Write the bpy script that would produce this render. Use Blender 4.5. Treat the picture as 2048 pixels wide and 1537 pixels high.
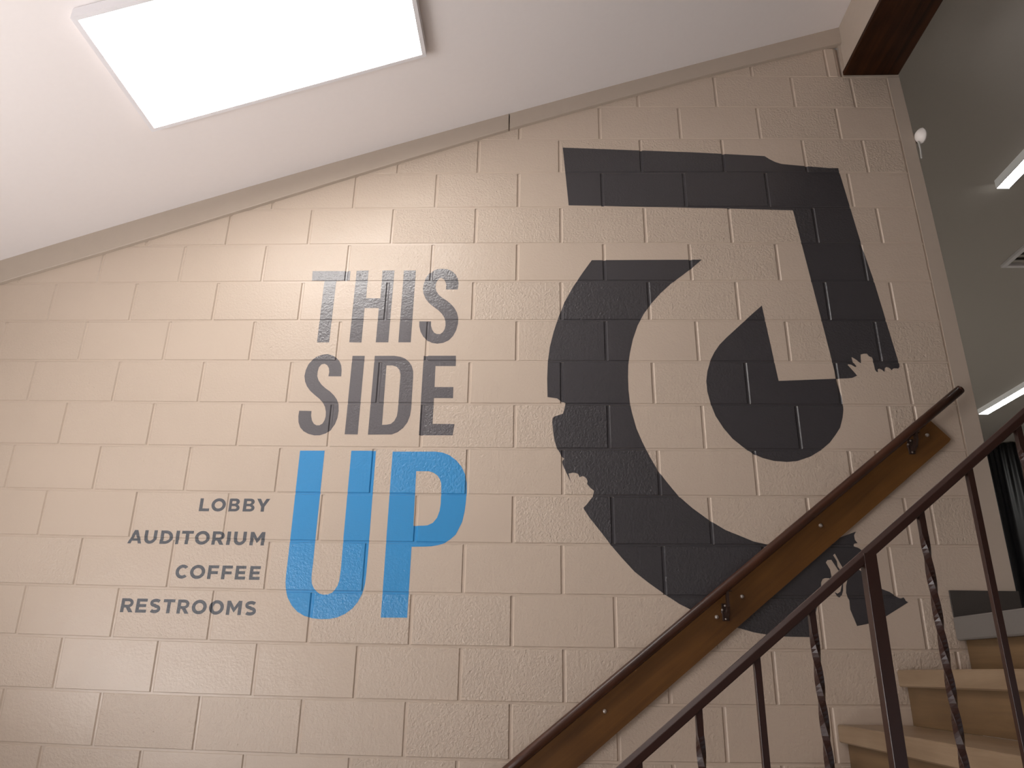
import bpy, bmesh, math, random
from mathutils import Vector, Matrix
from mathutils.geometry import tessellate_polygon

# ------------------------------------------------------------------ scene, camera, light
for o in list(bpy.data.objects):
    bpy.data.objects.remove(o)
scene = bpy.context.scene
C = scene.collection
random.seed(7)
ZO = 4.885                                   # height of the wall datum over the lower floor

cam_data = bpy.data.cameras.new('camera')
cam = bpy.data.objects.new('camera', cam_data)
C.objects.link(cam)
cam_data.sensor_fit = 'HORIZONTAL'
cam_data.sensor_width = 36.0
cam_data.lens = 36.0 * 1516.3276 / 2048.0
cam_data.clip_start = 0.02
R_ = Vector((0.999303, 0.033421, 0.016624))
U_ = Vector((-0.003661, -0.355446, 0.93469))
F_ = Vector((-0.037148, 0.934099, 0.355076))
M_ = Matrix((( R_.x, U_.x, -F_.x), (R_.y, U_.y, -F_.y), (R_.z, U_.z, -F_.z))).to_4x4()
M_.translation = Vector((-0.095219, -3.173910, -3.144170 + ZO))
cam.matrix_world = M_
scene.camera = cam

world = bpy.data.worlds.new('world')
scene.world = world
world.use_nodes = True
bg = world.node_tree.nodes['Background']
bg.inputs['Color'].default_value = (0.80, 0.88, 1.0, 1)
bg.inputs['Strength'].default_value = 0.4

PANEL_EMIT = 9.0
STRIP_EMIT = 54.0
def area(name, loc, rot, sx, sy, power, col):
    l = bpy.data.lights.new(name, 'AREA')
    l.shape = 'RECTANGLE'; l.size = sx; l.size_y = sy
    l.energy = power; l.color = col
    o = bpy.data.objects.new(name, l); C.objects.link(o)
    o.location = loc; o.rotation_euler = rot
    return o
# added fill lamps for the daylight judged to come from the left
WY0, WY1, WZ0, WZ1 = -3.9, -1.3, 0.70, 2.45       # added glazed opening in the unseen left wall
DAY = 118.0
FLOOR_LIGHT = 36.0
# fill lamp at the added window, tipped up to brighten the sloping ceiling
area('daylight_fill', (-2.84, (WY0+WY1)/2, 1.6), (0, math.radians(-90 - 65), 0), 1.6, WY1-WY0-0.2, DAY, (1.0, 0.965, 0.955))
# added fill lamp near the floor, facing up; nothing there gives light
area('floor_fill', (-1.9, -3.6, 0.25), (math.radians(180 - 15), 0, 0), 1.6, 2.2, FLOOR_LIGHT, (1.0, 0.965, 0.955))

vs = scene.view_settings
scene.display_settings.display_device = 'sRGB'
vs.view_transform = 'Standard'
vs.look = 'None'
vs.exposure = 0.0
vs.gamma = 1.0
vs.use_curve_mapping = False
scene.cycles.max_bounces = 8
scene.cycles.diffuse_bounces = 5

# ------------------------------------------------------------------ materials
def new_mat(name):
    m = bpy.data.materials.new(name); m.use_nodes = True
    nt = m.node_tree
    b = nt.nodes['Principled BSDF']
    return m, nt, b
def N(nt, t, **kw):
    n = nt.nodes.new(t)
    for k, v in kw.items():
        if k in n.inputs: n.inputs[k].default_value = v
        else: setattr(n, k, v)
    return n
def L(nt, a, b): nt.links.new(a, b)
def math_n(nt, op, a, b=None):
    n = nt.nodes.new('ShaderNodeMath'); n.operation = op
    for i, v in enumerate((a, b)):
        if v is None: continue
        if isinstance(v, (int, float)): n.inputs[i].default_value = v
        else: nt.links.new(v, n.inputs[i])
    return n.outputs[0]

def paint(name, col, rough=0.45, spec=0.45, bump=1.0, tint=0.05):
    """brushed masonry paint over concrete block; 'rough' says how coarse the block under it is"""
    m, nt, b = new_mat(name)
    pos = N(nt, 'ShaderNodeNewGeometry').outputs['Position']
    a1 = N(nt, 'ShaderNodeAttribute', attribute_name='rough'); a1.attribute_type = 'OBJECT'
    a2 = N(nt, 'ShaderNodeAttribute', attribute_name='rough'); a2.attribute_type = 'GEOMETRY'
    r = math_n(nt, 'ADD', a1.outputs['Fac'], a2.outputs['Fac'])
    n1 = N(nt, 'ShaderNodeTexNoise', Scale=95.0, Detail=3.0, Roughness=0.6); L(nt, pos, n1.inputs['Vector'])
    n2 = N(nt, 'ShaderNodeTexNoise', Scale=16.0, Detail=2.0); L(nt, pos, n2.inputs['Vector'])
    v = N(nt, 'ShaderNodeTexVoronoi', Scale=42.0); L(nt, pos, v.inputs['Vector'])
    pit = N(nt, 'ShaderNodeMapRange'); L(nt, v.outputs['Distance'], pit.inputs['Value'])
    pit.inputs['From Min'].default_value = 0.06; pit.inputs['From Max'].default_value = 0.2
    gate = N(nt, 'ShaderNodeMapRange'); L(nt, n2.outputs['Fac'], gate.inputs['Value'])
    gate.inputs['From Min'].default_value = 0.50; gate.inputs['From Max'].default_value = 0.62
    holes = math_n(nt, 'MULTIPLY', math_n(nt, 'SUBTRACT', pit.outputs[0], 1.0), gate.outputs[0])
    h = math_n(nt, 'ADD', math_n(nt, 'MULTIPLY', n1.outputs['Fac'], 1.6), math_n(nt, 'MULTIPLY', holes, 0.55))
    h = math_n(nt, 'MULTIPLY', h, math_n(nt, 'ADD', math_n(nt, 'MULTIPLY', r, 0.95), 0.12))
    h = math_n(nt, 'ADD', h, math_n(nt, 'MULTIPLY', n2.outputs['Fac'], 0.5))
    bp = N(nt, 'ShaderNodeBump', Strength=1.0, Distance=0.0030 * bump)
    L(nt, h, bp.inputs['Height']); L(nt, bp.outputs[0], b.inputs['Normal'])
    n3 = N(nt, 'ShaderNodeTexNoise', Scale=3.0, Detail=4.0); L(nt, pos, n3.inputs['Vector'])
    mx = N(nt, 'ShaderNodeMix', data_type='RGBA')
    L(nt, n3.outputs['Fac'], mx.inputs[0])
    mx.inputs[6].default_value = tuple(c * (1 - tint) for c in col) + (1,)
    mx.inputs[7].default_value = tuple(min(1, c * (1 + tint)) for c in col) + (1,)
    L(nt, mx.outputs[2], b.inputs['Base Color'])
    b.inputs['Roughness'].default_value = rough
    b.inputs['Specular IOR Level'].default_value = spec
    return m

def plain(name, col, rough=0.5, spec=0.5, metal=0.0, bump=0.0, scale=60.0, var=0.04):
    m, nt, b = new_mat(name)
    pos = N(nt, 'ShaderNodeNewGeometry').outputs['Position']
    n = N(nt, 'ShaderNodeTexNoise', Scale=scale, Detail=3.0); L(nt, pos, n.inputs['Vector'])
    mx = N(nt, 'ShaderNodeMix', data_type='RGBA'); L(nt, n.outputs['Fac'], mx.inputs[0])
    mx.inputs[6].default_value = tuple(c * (1 - var) for c in col) + (1,)
    mx.inputs[7].default_value = tuple(min(1, c * (1 + var)) for c in col) + (1,)
    L(nt, mx.outputs[2], b.inputs['Base Color'])
    b.inputs['Roughness'].default_value = rough
    b.inputs['Specular IOR Level'].default_value = spec
    b.inputs['Metallic'].default_value = metal
    if bump:
        bp = N(nt, 'ShaderNodeBump', Strength=0.6, Distance=bump)
        L(nt, n.outputs['Fac'], bp.inputs['Height']); L(nt, bp.outputs[0], b.inputs['Normal'])
    return m

def wood(name, dark, light, rough, axis='X', scale=7.0, rot=(0, 0, 0), spec=0.5):
    m, nt, b = new_mat(name)
    pos = N(nt, 'ShaderNodeNewGeometry').outputs['Position']
    mp = N(nt, 'ShaderNodeMapping'); L(nt, pos, mp.inputs['Vector'])
    mp.inputs['Rotation'].default_value = rot
    mp2 = N(nt, 'ShaderNodeMapping'); L(nt, mp.outputs[0], mp2.inputs['Vector'])
    s = [scale * 4] * 3; s['XYZ'.index(axis)] = scale * 0.22
    mp2.inputs['Scale'].default_value = s
    n = N(nt, 'ShaderNodeTexNoise', Scale=1.0, Detail=5.0, Roughness=0.65, Distortion=0.6)
    L(nt, mp2.outputs[0], n.inputs['Vector'])
    n2 = N(nt, 'ShaderNodeTexNoise', Scale=5.0, Detail=2.0); L(nt, pos, n2.inputs['Vector'])
    f = math_n(nt, 'ADD', math_n(nt, 'MULTIPLY', n.outputs['Fac'], 0.75), math_n(nt, 'MULTIPLY', n2.outputs['Fac'], 0.35))
    cr = N(nt, 'ShaderNodeValToRGB'); L(nt, f, cr.inputs['Fac'])
    cr.color_ramp.elements[0].position = 0.38; cr.color_ramp.elements[0].color = tuple(dark) + (1,)
    cr.color_ramp.elements[1].position = 0.72; cr.color_ramp.elements[1].color = tuple(light) + (1,)
    L(nt, cr.outputs['Color'], b.inputs['Base Color'])
    b.inputs['Roughness'].default_value = rough
    b.inputs['Specular IOR Level'].default_value = spec
    bp = N(nt, 'ShaderNodeBump', Strength=0.25, Distance=0.0006)
    L(nt, n.outputs['Fac'], bp.inputs['Height']); L(nt, bp.outputs[0], b.inputs['Normal'])
    return m

def glow(name, col, strength):
    m, nt, b = new_mat(name)
    b.inputs['Base Color'].default_value = (0.9, 0.9, 0.9, 1)
    b.inputs['Emission Color'].default_value = tuple(col) + (1,)
    b.inputs['Emission Strength'].default_value = strength
    return m

BEIGE = (0.545, 0.445, 0.36)
M = {}
M['wall'] = paint('beige_block_paint', BEIGE, 0.30, 0.5)
M['charcoal'] = paint('charcoal_wall_paint', (0.040, 0.037, 0.042), 0.32, 0.9, 0.8)
M['grey_ink'] = paint('grey_wall_paint', (0.100, 0.093, 0.100), 0.23, 1.0, 0.8)
M['slate_ink'] = paint('slate_wall_paint', (0.095, 0.10, 0.112), 0.42, 0.45, 0.9)
M['blue'] = paint('blue_wall_paint', (0.030, 0.262, 0.57), 0.32, 0.8, 0.8)
M['trim'] = plain('beige_trim_paint', (0.47, 0.395, 0.325), 0.5, 0.4, bump=0.0006, scale=25)
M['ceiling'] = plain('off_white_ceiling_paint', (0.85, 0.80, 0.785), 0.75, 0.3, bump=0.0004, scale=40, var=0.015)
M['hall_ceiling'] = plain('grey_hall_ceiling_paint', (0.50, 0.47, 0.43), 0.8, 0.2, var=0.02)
M['white_metal'] = plain('white_enamel', (0.82, 0.80, 0.82), 0.35, 0.5, var=0.01)
M['panel_glow'] = glow('lit_panel_diffuser', (1.0, 0.97, 0.93), PANEL_EMIT)
M['strip_glow'] = glow('lit_strip_lens', (1.0, 0.98, 0.93), STRIP_EMIT)
M['wrap'] = glow('acrylic_wrap_of_strip_light', (1.0, 0.98, 0.93), 0.13)
M['beam_wood'] = wood('dark_stained_beam', (0.012, 0.004, 0.0015), (0.055, 0.017, 0.005), 0.5, 'Y', 6, spec=0.15)
M['rail_wood'] = wood('dark_brown_handrail', (0.032, 0.011, 0.006), (0.085, 0.031, 0.016), 0.30, 'X', 8, (0, math.radians(38.5), 0))
M['board_wood'] = wood('amber_stained_board', (0.085, 0.033, 0.0065), (0.17, 0.072, 0.015), 0.38, 'X', 5, (0, math.radians(38.5), 0))
M['tread_wood'] = wood('pale_varnished_tread', (0.195, 0.128, 0.074), (0.305, 0.215, 0.135), 0.35, 'Y', 6)
M['riser_wood'] = wood('pale_plywood_riser', (0.115, 0.064, 0.026), (0.20, 0.121, 0.056), 0.42, 'Y', 4)
M['iron'] = plain('dark_brown_enamelled_iron', (0.030, 0.0105, 0.0068), 0.30, 0.42)
M['bracket'] = plain('dark_bronze_metal', (0.05, 0.028, 0.022), 0.3, 0.6, 0.4)
M['bolt'] = plain('zinc_bolt', (0.55, 0.50, 0.46), 0.35, 0.5, 0.7)
M['nosing'] = plain('grey_vinyl_nosing', (0.165, 0.15, 0.137), 0.45, 0.4)
M['base_vinyl'] = plain('dark_grey_vinyl_base', (0.058, 0.050, 0.045), 0.5, 0.4)
M['floor'] = plain('beige_floor_tile', (0.72, 0.68, 0.65), 0.4, 0.4)
M['landing'] = plain('grey_landing_vinyl', (0.48, 0.45, 0.42), 0.5, 0.4)
M['plaster'] = plain('warm_white_plaster', (0.55, 0.51, 0.48), 0.7, 0.3)
M['taupe'] = plain('taupe_wall_paint', (0.30, 0.265, 0.235), 0.7, 0.3)
M['curtain'] = plain('black_satin_curtain', (0.006, 0.006, 0.007), 0.38, 0.4)
M['sensor'] = plain('white_plastic', (0.85, 0.80, 0.76), 0.35, 0.5, var=0.01)
M['grey_metal'] = plain('pale_grey_metal', (0.45, 0.44, 0.42), 0.45, 0.5)
M['glass'] = new_mat('window_glass')[0]
_b = M['glass'].node_tree.nodes['Principled BSDF']
_b.inputs['Transmission Weight'].default_value = 1.0
_b.inputs['Roughness'].default_value = 0.0
_b.inputs['IOR'].default_value = 1.01

# ------------------------------------------------------------------ helpers
def tag(o, label=None, cat=None, group=None, kind=None):
    if label: o['label'] = label
    if cat: o['category'] = cat
    if group: o['group'] = group
    if kind: o['kind'] = kind
    return o
def empty(name, loc):
    o = bpy.data.objects.new(name, None); C.objects.link(o)
    o.location = loc; o.empty_display_size = 0.1
    return o
def world_loc(o):
    v = Vector(o.location)
    while o.parent:
        o = o.parent; v = v + Vector(o.location)
    return v
def obj(name, verts, faces, mat, parent=None, smooth=False):
    """ONE mesh object from world-space verts; under a parent its origin follows the parent's"""
    off = world_loc(parent) if parent else Vector((0, 0, 0))
    me = bpy.data.meshes.new(name)
    me.from_pydata([tuple(Vector(v) - off) for v in verts], [], faces)
    me.materials.append(mat)
    bm = bmesh.new(); bm.from_mesh(me)
    bmesh.ops.recalc_face_normals(bm, faces=bm.faces)
    bm.to_mesh(me); bm.free()
    if smooth:
        for f in me.polygons: f.use_smooth = True
    o = bpy.data.objects.new(name, me); C.objects.link(o)
    if parent: o.parent = parent
    return o
class MB:
    def __init__(s): s.v = []; s.f = []
    def add(s, v, f):
        n = len(s.v); s.v += [tuple(p) for p in v]; s.f += [tuple(i + n for i in q) for q in f]; return s
    def box(s, a, b, bev=0.0):
        x0, y0, z0 = (min(a[i], b[i]) for i in range(3)); x1, y1, z1 = (max(a[i], b[i]) for i in range(3))
        if not bev:
            v = [(x0,y0,z0),(x1,y0,z0),(x1,y1,z0),(x0,y1,z0),(x0,y0,z1),(x1,y0,z1),(x1,y1,z1),(x0,y1,z1)]
            return s.add(v, [(3,2,1,0),(4,5,6,7),(0,1,5,4),(1,2,6,5),(2,3,7,6),(3,0,4,7)])
        bm = bmesh.new(); bmesh.ops.create_cube(bm, size=1.0)
        for q in bm.verts:
            q.co = Vector(((x0+x1)/2+q.co.x*(x1-x0), (y0+y1)/2+q.co.y*(y1-y0), (z0+z1)/2+q.co.z*(z1-z0)))
        bmesh.ops.bevel(bm, geom=bm.edges[:], offset=bev, segments=2, affect='EDGES', profile=0.5)
        bm.verts.index_update()
        s.add([q.co[:] for q in bm.verts], [[q.index for q in f.verts] for f in bm.faces]); bm.free(); return s
    def prism(s, poly, axis, a, b):
        """poly of 2-D points swept along an axis; axis 'Y': (x,z), 'X': (y,z), 'Z': (x,y)"""
        def P(p, t): return {'Y': (p[0], t, p[1]), 'X': (t, p[0], p[1]), 'Z': (p[0], p[1], t)}[axis]
        n = len(poly)
        v = [P(p, a) for p in poly] + [P(p, b) for p in poly]
        f = [tuple(range(n)), tuple(range(2*n-1, n-1, -1))] + [(i, (i+1) % n, n+(i+1) % n, n+i) for i in range(n)]
        return s.add(v, f)
    def sweep(s, path, prof, up=(0, -1, 0), caps=True):
        """profile (a,b) swept along a path of points; a along side vector, b along up"""
        P = [Vector(p) for p in path]; rows = []
        for i, p in enumerate(P):
            t = (P[min(i+1, len(P)-1)] - P[max(i-1, 0)]).normalized()
            u = Vector(up); u = (u - t * u.dot(t)).normalized(); w = t.cross(u)
            rows.append([p + w * a + u * b for a, b in prof])
        n = len(prof); v = [q for r in rows for q in r]; f = []
        for i in range(len(P)-1):
            for j in range(n):
                f.append((i*n+j, i*n+(j+1) % n, (i+1)*n+(j+1) % n, (i+1)*n+j))
        if caps: f += [tuple(range(n)), tuple(range(len(v)-1, len(v)-n-1, -1))]
        return s.add(v, f)
    def lathe(s, prof, origin, axis, seg=20):
        """prof (r, h) spun about an axis through origin"""
        A = Vector(axis).normalized(); T = Vector((0,0,1)) if abs(A.z) < .9 else Vector((1,0,0))
        e1 = A.cross(T).normalized(); e2 = A.cross(e1); O = Vector(origin); v = []; f = []
        for r, h in prof:
            for k in range(seg):
                t = 2*math.pi*k/seg; v.append(O + A*h + (e1*math.cos(t)+e2*math.sin(t))*r)
        for i in range(len(prof)-1):
            for k in range(seg):
                f.append((i*seg+k, i*seg+(k+1) % seg, (i+1)*seg+(k+1) % seg, (i+1)*seg+k))
        f += [tuple(range(seg)), tuple(range(len(v)-1, len(v)-seg-1, -1))]
        return s.add(v, f)
    def build(s, name, mat, parent=None, smooth=False): return obj(name, s.v, s.f, mat, parent, smooth)
def circle(r, n=14): return [(r*math.cos(2*math.pi*k/n), r*math.sin(2*math.pi*k/n)) for k in range(n)]

# ------------------------------------------------------------------ the block wall
CX = [0.001728,0.010655,-0.000328,-0.003397,0.000768,-0.000429,-0.003928,-0.000422,-0.003351,-0.000214]
CZ = [-0.000558,0.001246,0.009779,0.000647,-0.002255,0.000816,-5.6e-05,-0.003914,-0.000411,-0.003356]
def lay(x, z):
    """lens bow built into the wall as a small smooth drift of the courses; grid metres -> world x, z"""
    w = z + 2.0
    t = (1, x, w, x*x, x*w, w*w, x**3, x*x*w, x*w*w, w**3)
    return (x + sum(a*b for a, b in zip(CX, t)), z + ZO + sum(a*b for a, b in zip(CZ, t)))
def roof(x): return -0.00794542*x*x + 0.32385382*x - 0.36760333 + ZO      # ceiling line on the wall
B, H = 0.4064, 0.2032
GAP, CH, DEEP = 0.0030, 0.0055, 0.0042     # half joint, arris, joint depth
BEDGAP, BEDDEEP = 0.0026, 0.0020
XL, XR = -2.85, 1.728

wall = empty('wall_back', (0, 0, 0)); tag(wall, 'beige painted concrete block wall with the murals', 'wall', kind='structure')
def clip_poly(P, a, b, c):
    """keep a*x + b*z <= c"""
    out = []
    for i in range(len(P)):
        p, q = P[i], P[(i+1) % len(P)]
        dp, dq = a*p[0]+b*p[1]-c, a*q[0]+b*q[1]-c
        if dp <= 0: out.append(p)
        if (dp < 0 < dq) or (dq < 0 < dp):
            t = dp/(dp-dq); out.append(tuple(p[k]+(q[k]-p[k])*t for k in range(len(p))))
    return out
def under_roof(P):
    """cut a wall polygon (x, z, y) at the ceiling trim, and for the beam pocket"""
    if max(p[1] for p in P) < roof(min(p[0] for p in P)) - 0.08: return P
    xm = sum(p[0] for p in P)/len(P)
    s = -2*0.00794542*xm + 0.32385382
    return clip_poly(P, -s, 1.0, roof(xm) - 0.05 - s*xm)
cells = []          # (polygon [(x, z, y)], rough)
n_block = 0
joints = []
ends_odd, ends_even = [1.2192, 1.530], [1.4224]
extra = {10: [1.4224, 1.530], 11: [1.2192, 1.336], 12: [1.4224, 1.530], 13: [1.327], 3: ends_odd}
for k in range(0, 21):                       # course k lies between bed joints k and k+1
    zt, zb = -H*k, -H*(k+1)
    even = (k % 2 == 0)
    xr = 1.478 if k == 0 else XR
    off = H if even else 0.0
    js = [off + B*n for n in range(-10, 4)]
    js = [j for j in js if j > XL + 0.05 and j < 1.21]
    js += extra.get(k, ends_even if even else ends_odd)
    js = sorted(set(round(j, 4) for j in js if j < xr - 0.03))
    js = [j + random.uniform(-0.003, 0.003) for j in js]
    edges = [XL] + js + [xr]
    joints.append(edges)
    for i in range(len(edges)-1):
        x0, x1 = edges[i] + GAP, edges[i+1] - GAP
        top, bot = zt - BEDGAP, zb + BEDGAP
        pr = -random.uniform(0.0, 0.0014)
        rough = random.choice((0.10, 0.2, 0.35, 0.55, 0.75, 0.9, 1.0))
        if x1 < -1.0: rough *= 0.6
        g = lambda x, z, y: lay(x, z) + (y,)
        d = DEEP + 0.0008
        face = [g(x0+CH, bot+CH*.7, pr), g(x1-CH, bot+CH*.7, pr), g(x1-CH, top-CH*.7, pr), g(x0+CH, top-CH*.7, pr)]
        rim = [g(x0, bot, d), g(x1, bot, d), g(x1, top, d), g(x0, top, d)]
        polys = [face] + [[rim[a], rim[(a+1) % 4], face[(a+1) % 4], face[a]] for a in range(4)]
        v, f = [], []
        for P in polys:
            P = under_roof(P)
            if len(P) < 3: continue
            n = len(v); v += [(p[0], p[2], p[1]) for p in P]; f.append(tuple(range(n, n+len(P))))
        if not f: continue
        # what shows of this block, for the paint: face and the arrises down to the joint
        cv = CH*.7
        ix = CH*(d-DEEP)/(d-pr); iz = cv*(d-BEDDEEP)/(d-pr); m = 0.0025; kx = CH*iz/cv
        shown = [face,
                 [g(x0+ix, bot+m, DEEP), g(x0+CH, bot+cv, pr), g(x0+CH, top-cv, pr), g(x0+ix, top-m, DEEP)],
                 [g(x1-ix, bot+m, DEEP), g(x1-ix, top-m, DEEP), g(x1-CH, top-cv, pr), g(x1-CH, bot+cv, pr)],
                 [g(x0+kx, bot+iz, BEDDEEP), g(x1-kx, bot+iz, BEDDEEP), g(x1-CH, bot+cv, pr), g(x0+CH, bot+cv, pr)],
                 [g(x0+kx, top-iz, BEDDEEP), g(x0+CH, top-cv, pr), g(x1-CH, top-cv, pr), g(x1-kx, top-iz, BEDDEEP)]]
        for P in shown:
            P = under_roof(P)
            if len(P) > 2: cells.append((P, rough))
        # sides running back into the joint
        bv = [(p[0], 0.03, p[1]) for p in rim]
        if len(under_roof(rim)) == 4 and max(p[1] for p in rim) < roof(min(p[0] for p in rim)) - 0.08:
            n = len(v); v += [(p[0], p[2], p[1]) for p in rim] + bv
            f += [(n+a, n+(a+1) % 4, n+4+(a+1) % 4, n+4+a) for a in range(4)]
        o = obj('block', v, f, M['wall'], wall)
        o['rough'] = rough
        bm = bmesh.new(); bm.from_mesh(o.data)
        bmesh.ops.remove_doubles(bm, verts=bm.verts, dist=1e-5)
        bmesh.ops.recalc_face_normals(bm, faces=bm.faces)
        if sum(fc.normal.y * fc.calc_area() for fc in bm.faces) > 0: bmesh.ops.reverse_faces(bm, faces=bm.faces)
        bm.to_mesh(o.data); bm.free()
        n_block += 1
# mortar: bed joints and head joints, one pointed mass
mv, mf = [], []
def mortar(P, y, keep=True):
    P = under_roof([p + (y,) for p in P])
    if len(P) < 3: return
    if keep: cells.append((P, 0.15))
    n = len(mv); mv.extend((p[0], p[2], p[1]) for p in P); mf.append(tuple(range(n, n+len(P))))
for k in range(0, 21):
    zt, zb = -H*k, -H*(k+1)
    w = BEDGAP + 0.0019
    nx = 14
    for i in range(nx):                          # bed joint strip under course k
        a, b = XL + (XR-XL)*i/nx, XL + (XR-XL)*(i+1)/nx
        mortar([lay(a, zb-w), lay(b, zb-w), lay(b, zb+w), lay(a, zb+w)], BEDDEEP)
    for j in joints[k]:                          # head joints
        q = GAP + 0.0009
        mortar([lay(j-q, zb+w), lay(j+q, zb+w), lay(j+q, zt-w), lay(j-q, zt-w)], DEEP)
o = obj('mortar', mv, mf, M['wall'], wall); o['kind'] = 'stuff'
# solid masonry behind, and the part of the wall outside the picture
def wall_slab(x0, x1, z0, y0, y1):
    n = 12; v = []; f = []
    for i in range(n+1):
        x = x0 + (x1-x0)*i/n; zr = roof(x) + 0.02 if x < 1.49 else 4.66
        v += [(x, y0, z0), (x, y0, zr), (x, y1, zr), (x, y1, z0)]
    for i in range(n):
        a, b = 4*i, 4*i+4
        f += [(a, b, b+1, a+1), (a+1, b+1, b+2, a+2), (a+2, b+2, b+3, a+3), (a+3, b+3, b, a)]
    f += [(0, 1, 2, 3), (4*n+3, 4*n+2, 4*n+1, 4*n)]
    return v, f
v, f = wall_slab(-2.95, 1.738, 0.0, 0.02, 0.2)
obj('backing', v, f, M['wall'], wall)

obj('foot', *(lambda m: (m.v, m.f))(MB().box((-2.85, 0.0, 0.0), (1.738, 0.02, 0.62))), M['wall'], wall)

# ------------------------------------------------------------------ paint on the blocks
cb = []
for P, r in cells:
    xs = [p[0] for p in P]; zs = [p[1] for p in P]
    a, b, c = Vector(P[0]), Vector(P[1]), Vector(P[2])
    nrm = (b-a).cross(c-a)
    if nrm.length < 1e-10 and len(P) > 3: nrm = (c-a).cross(Vector(P[3])-a)
    cb.append((min(xs), max(xs), min(zs), max(zs), P, r, a, nrm))
def painted(name, loops, mat, parent, lift=0.0005):
    """a flat coat of paint that follows every block face, arris and joint beneath it"""
    tris = tessellate_polygon([[Vector((p[0], p[1], 0)) for p in lp] for lp in loops])
    pts = [p for lp in loops for p in lp]
    v, f, rv = [], [], []
    lx0, lx1 = min(p[0] for p in pts), max(p[0] for p in pts); lz0, lz1 = min(p[1] for p in pts), max(p[1] for p in pts)
    near = [c for c in cb if c[0] < lx1 and c[1] > lx0 and c[2] < lz1 and c[3] > lz0]
    for t in tris:
        T = [pts[i] for i in t]
        ar = (T[1][0]-T[0][0])*(T[2][1]-T[0][1]) - (T[2][0]-T[0][0])*(T[1][1]-T[0][1])
        if abs(ar) < 1e-10: continue
        if ar < 0: T = T[::-1]
        x0, x1 = min(p[0] for p in T), max(p[0] for p in T); z0, z1 = min(p[1] for p in T), max(p[1] for p in T)
        for (a0, a1, b0, b1, P, r, o0, nrm) in near:
            if a0 >= x1 or a1 <= x0 or b0 >= z1 or b1 <= z0: continue
            Q = [(p[0], p[1]) for p in P]
            for i in range(3):
                p, q = T[i], T[(i+1) % 3]
                ex, ez = q[0]-p[0], q[1]-p[1]          # inside is left of the edge
                Q = clip_poly(Q, ez, -ex, ez*p[0]-ex*p[1])
                if len(Q) < 3: break
            if len(Q) < 3 or abs(nrm.z) < 1e-12: continue
            A = sum(Q[i][0]*Q[(i+1) % len(Q)][1]-Q[(i+1) % len(Q)][0]*Q[i][1] for i in range(len(Q)))
            if abs(A) < 2e-9: continue
            n = len(v)
            for q in Q:
                y = o0.z - (nrm.x*(q[0]-o0.x) + nrm.y*(q[1]-o0.y))/nrm.z
                v.append((q[0], y - lift, q[1]))
            f.append(tuple(range(n, n+len(Q))) if A > 0 else tuple(range(n+len(Q)-1, n-1, -1)))
            rv.append(r)
    off = world_loc(parent) if parent else Vector((0, 0, 0))
    me = bpy.data.meshes.new(name)
    me.from_pydata([tuple(Vector(p)-off) for p in v], [], f)
    me.materials.append(mat)
    at = me.attributes.new('rough', 'FLOAT', 'FACE')
    for i, r in enumerate(rv): at.data[i].value = r
    o = bpy.data.objects.new(name, me); C.objects.link(o)
    if parent: o.parent = parent
    return o

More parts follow.
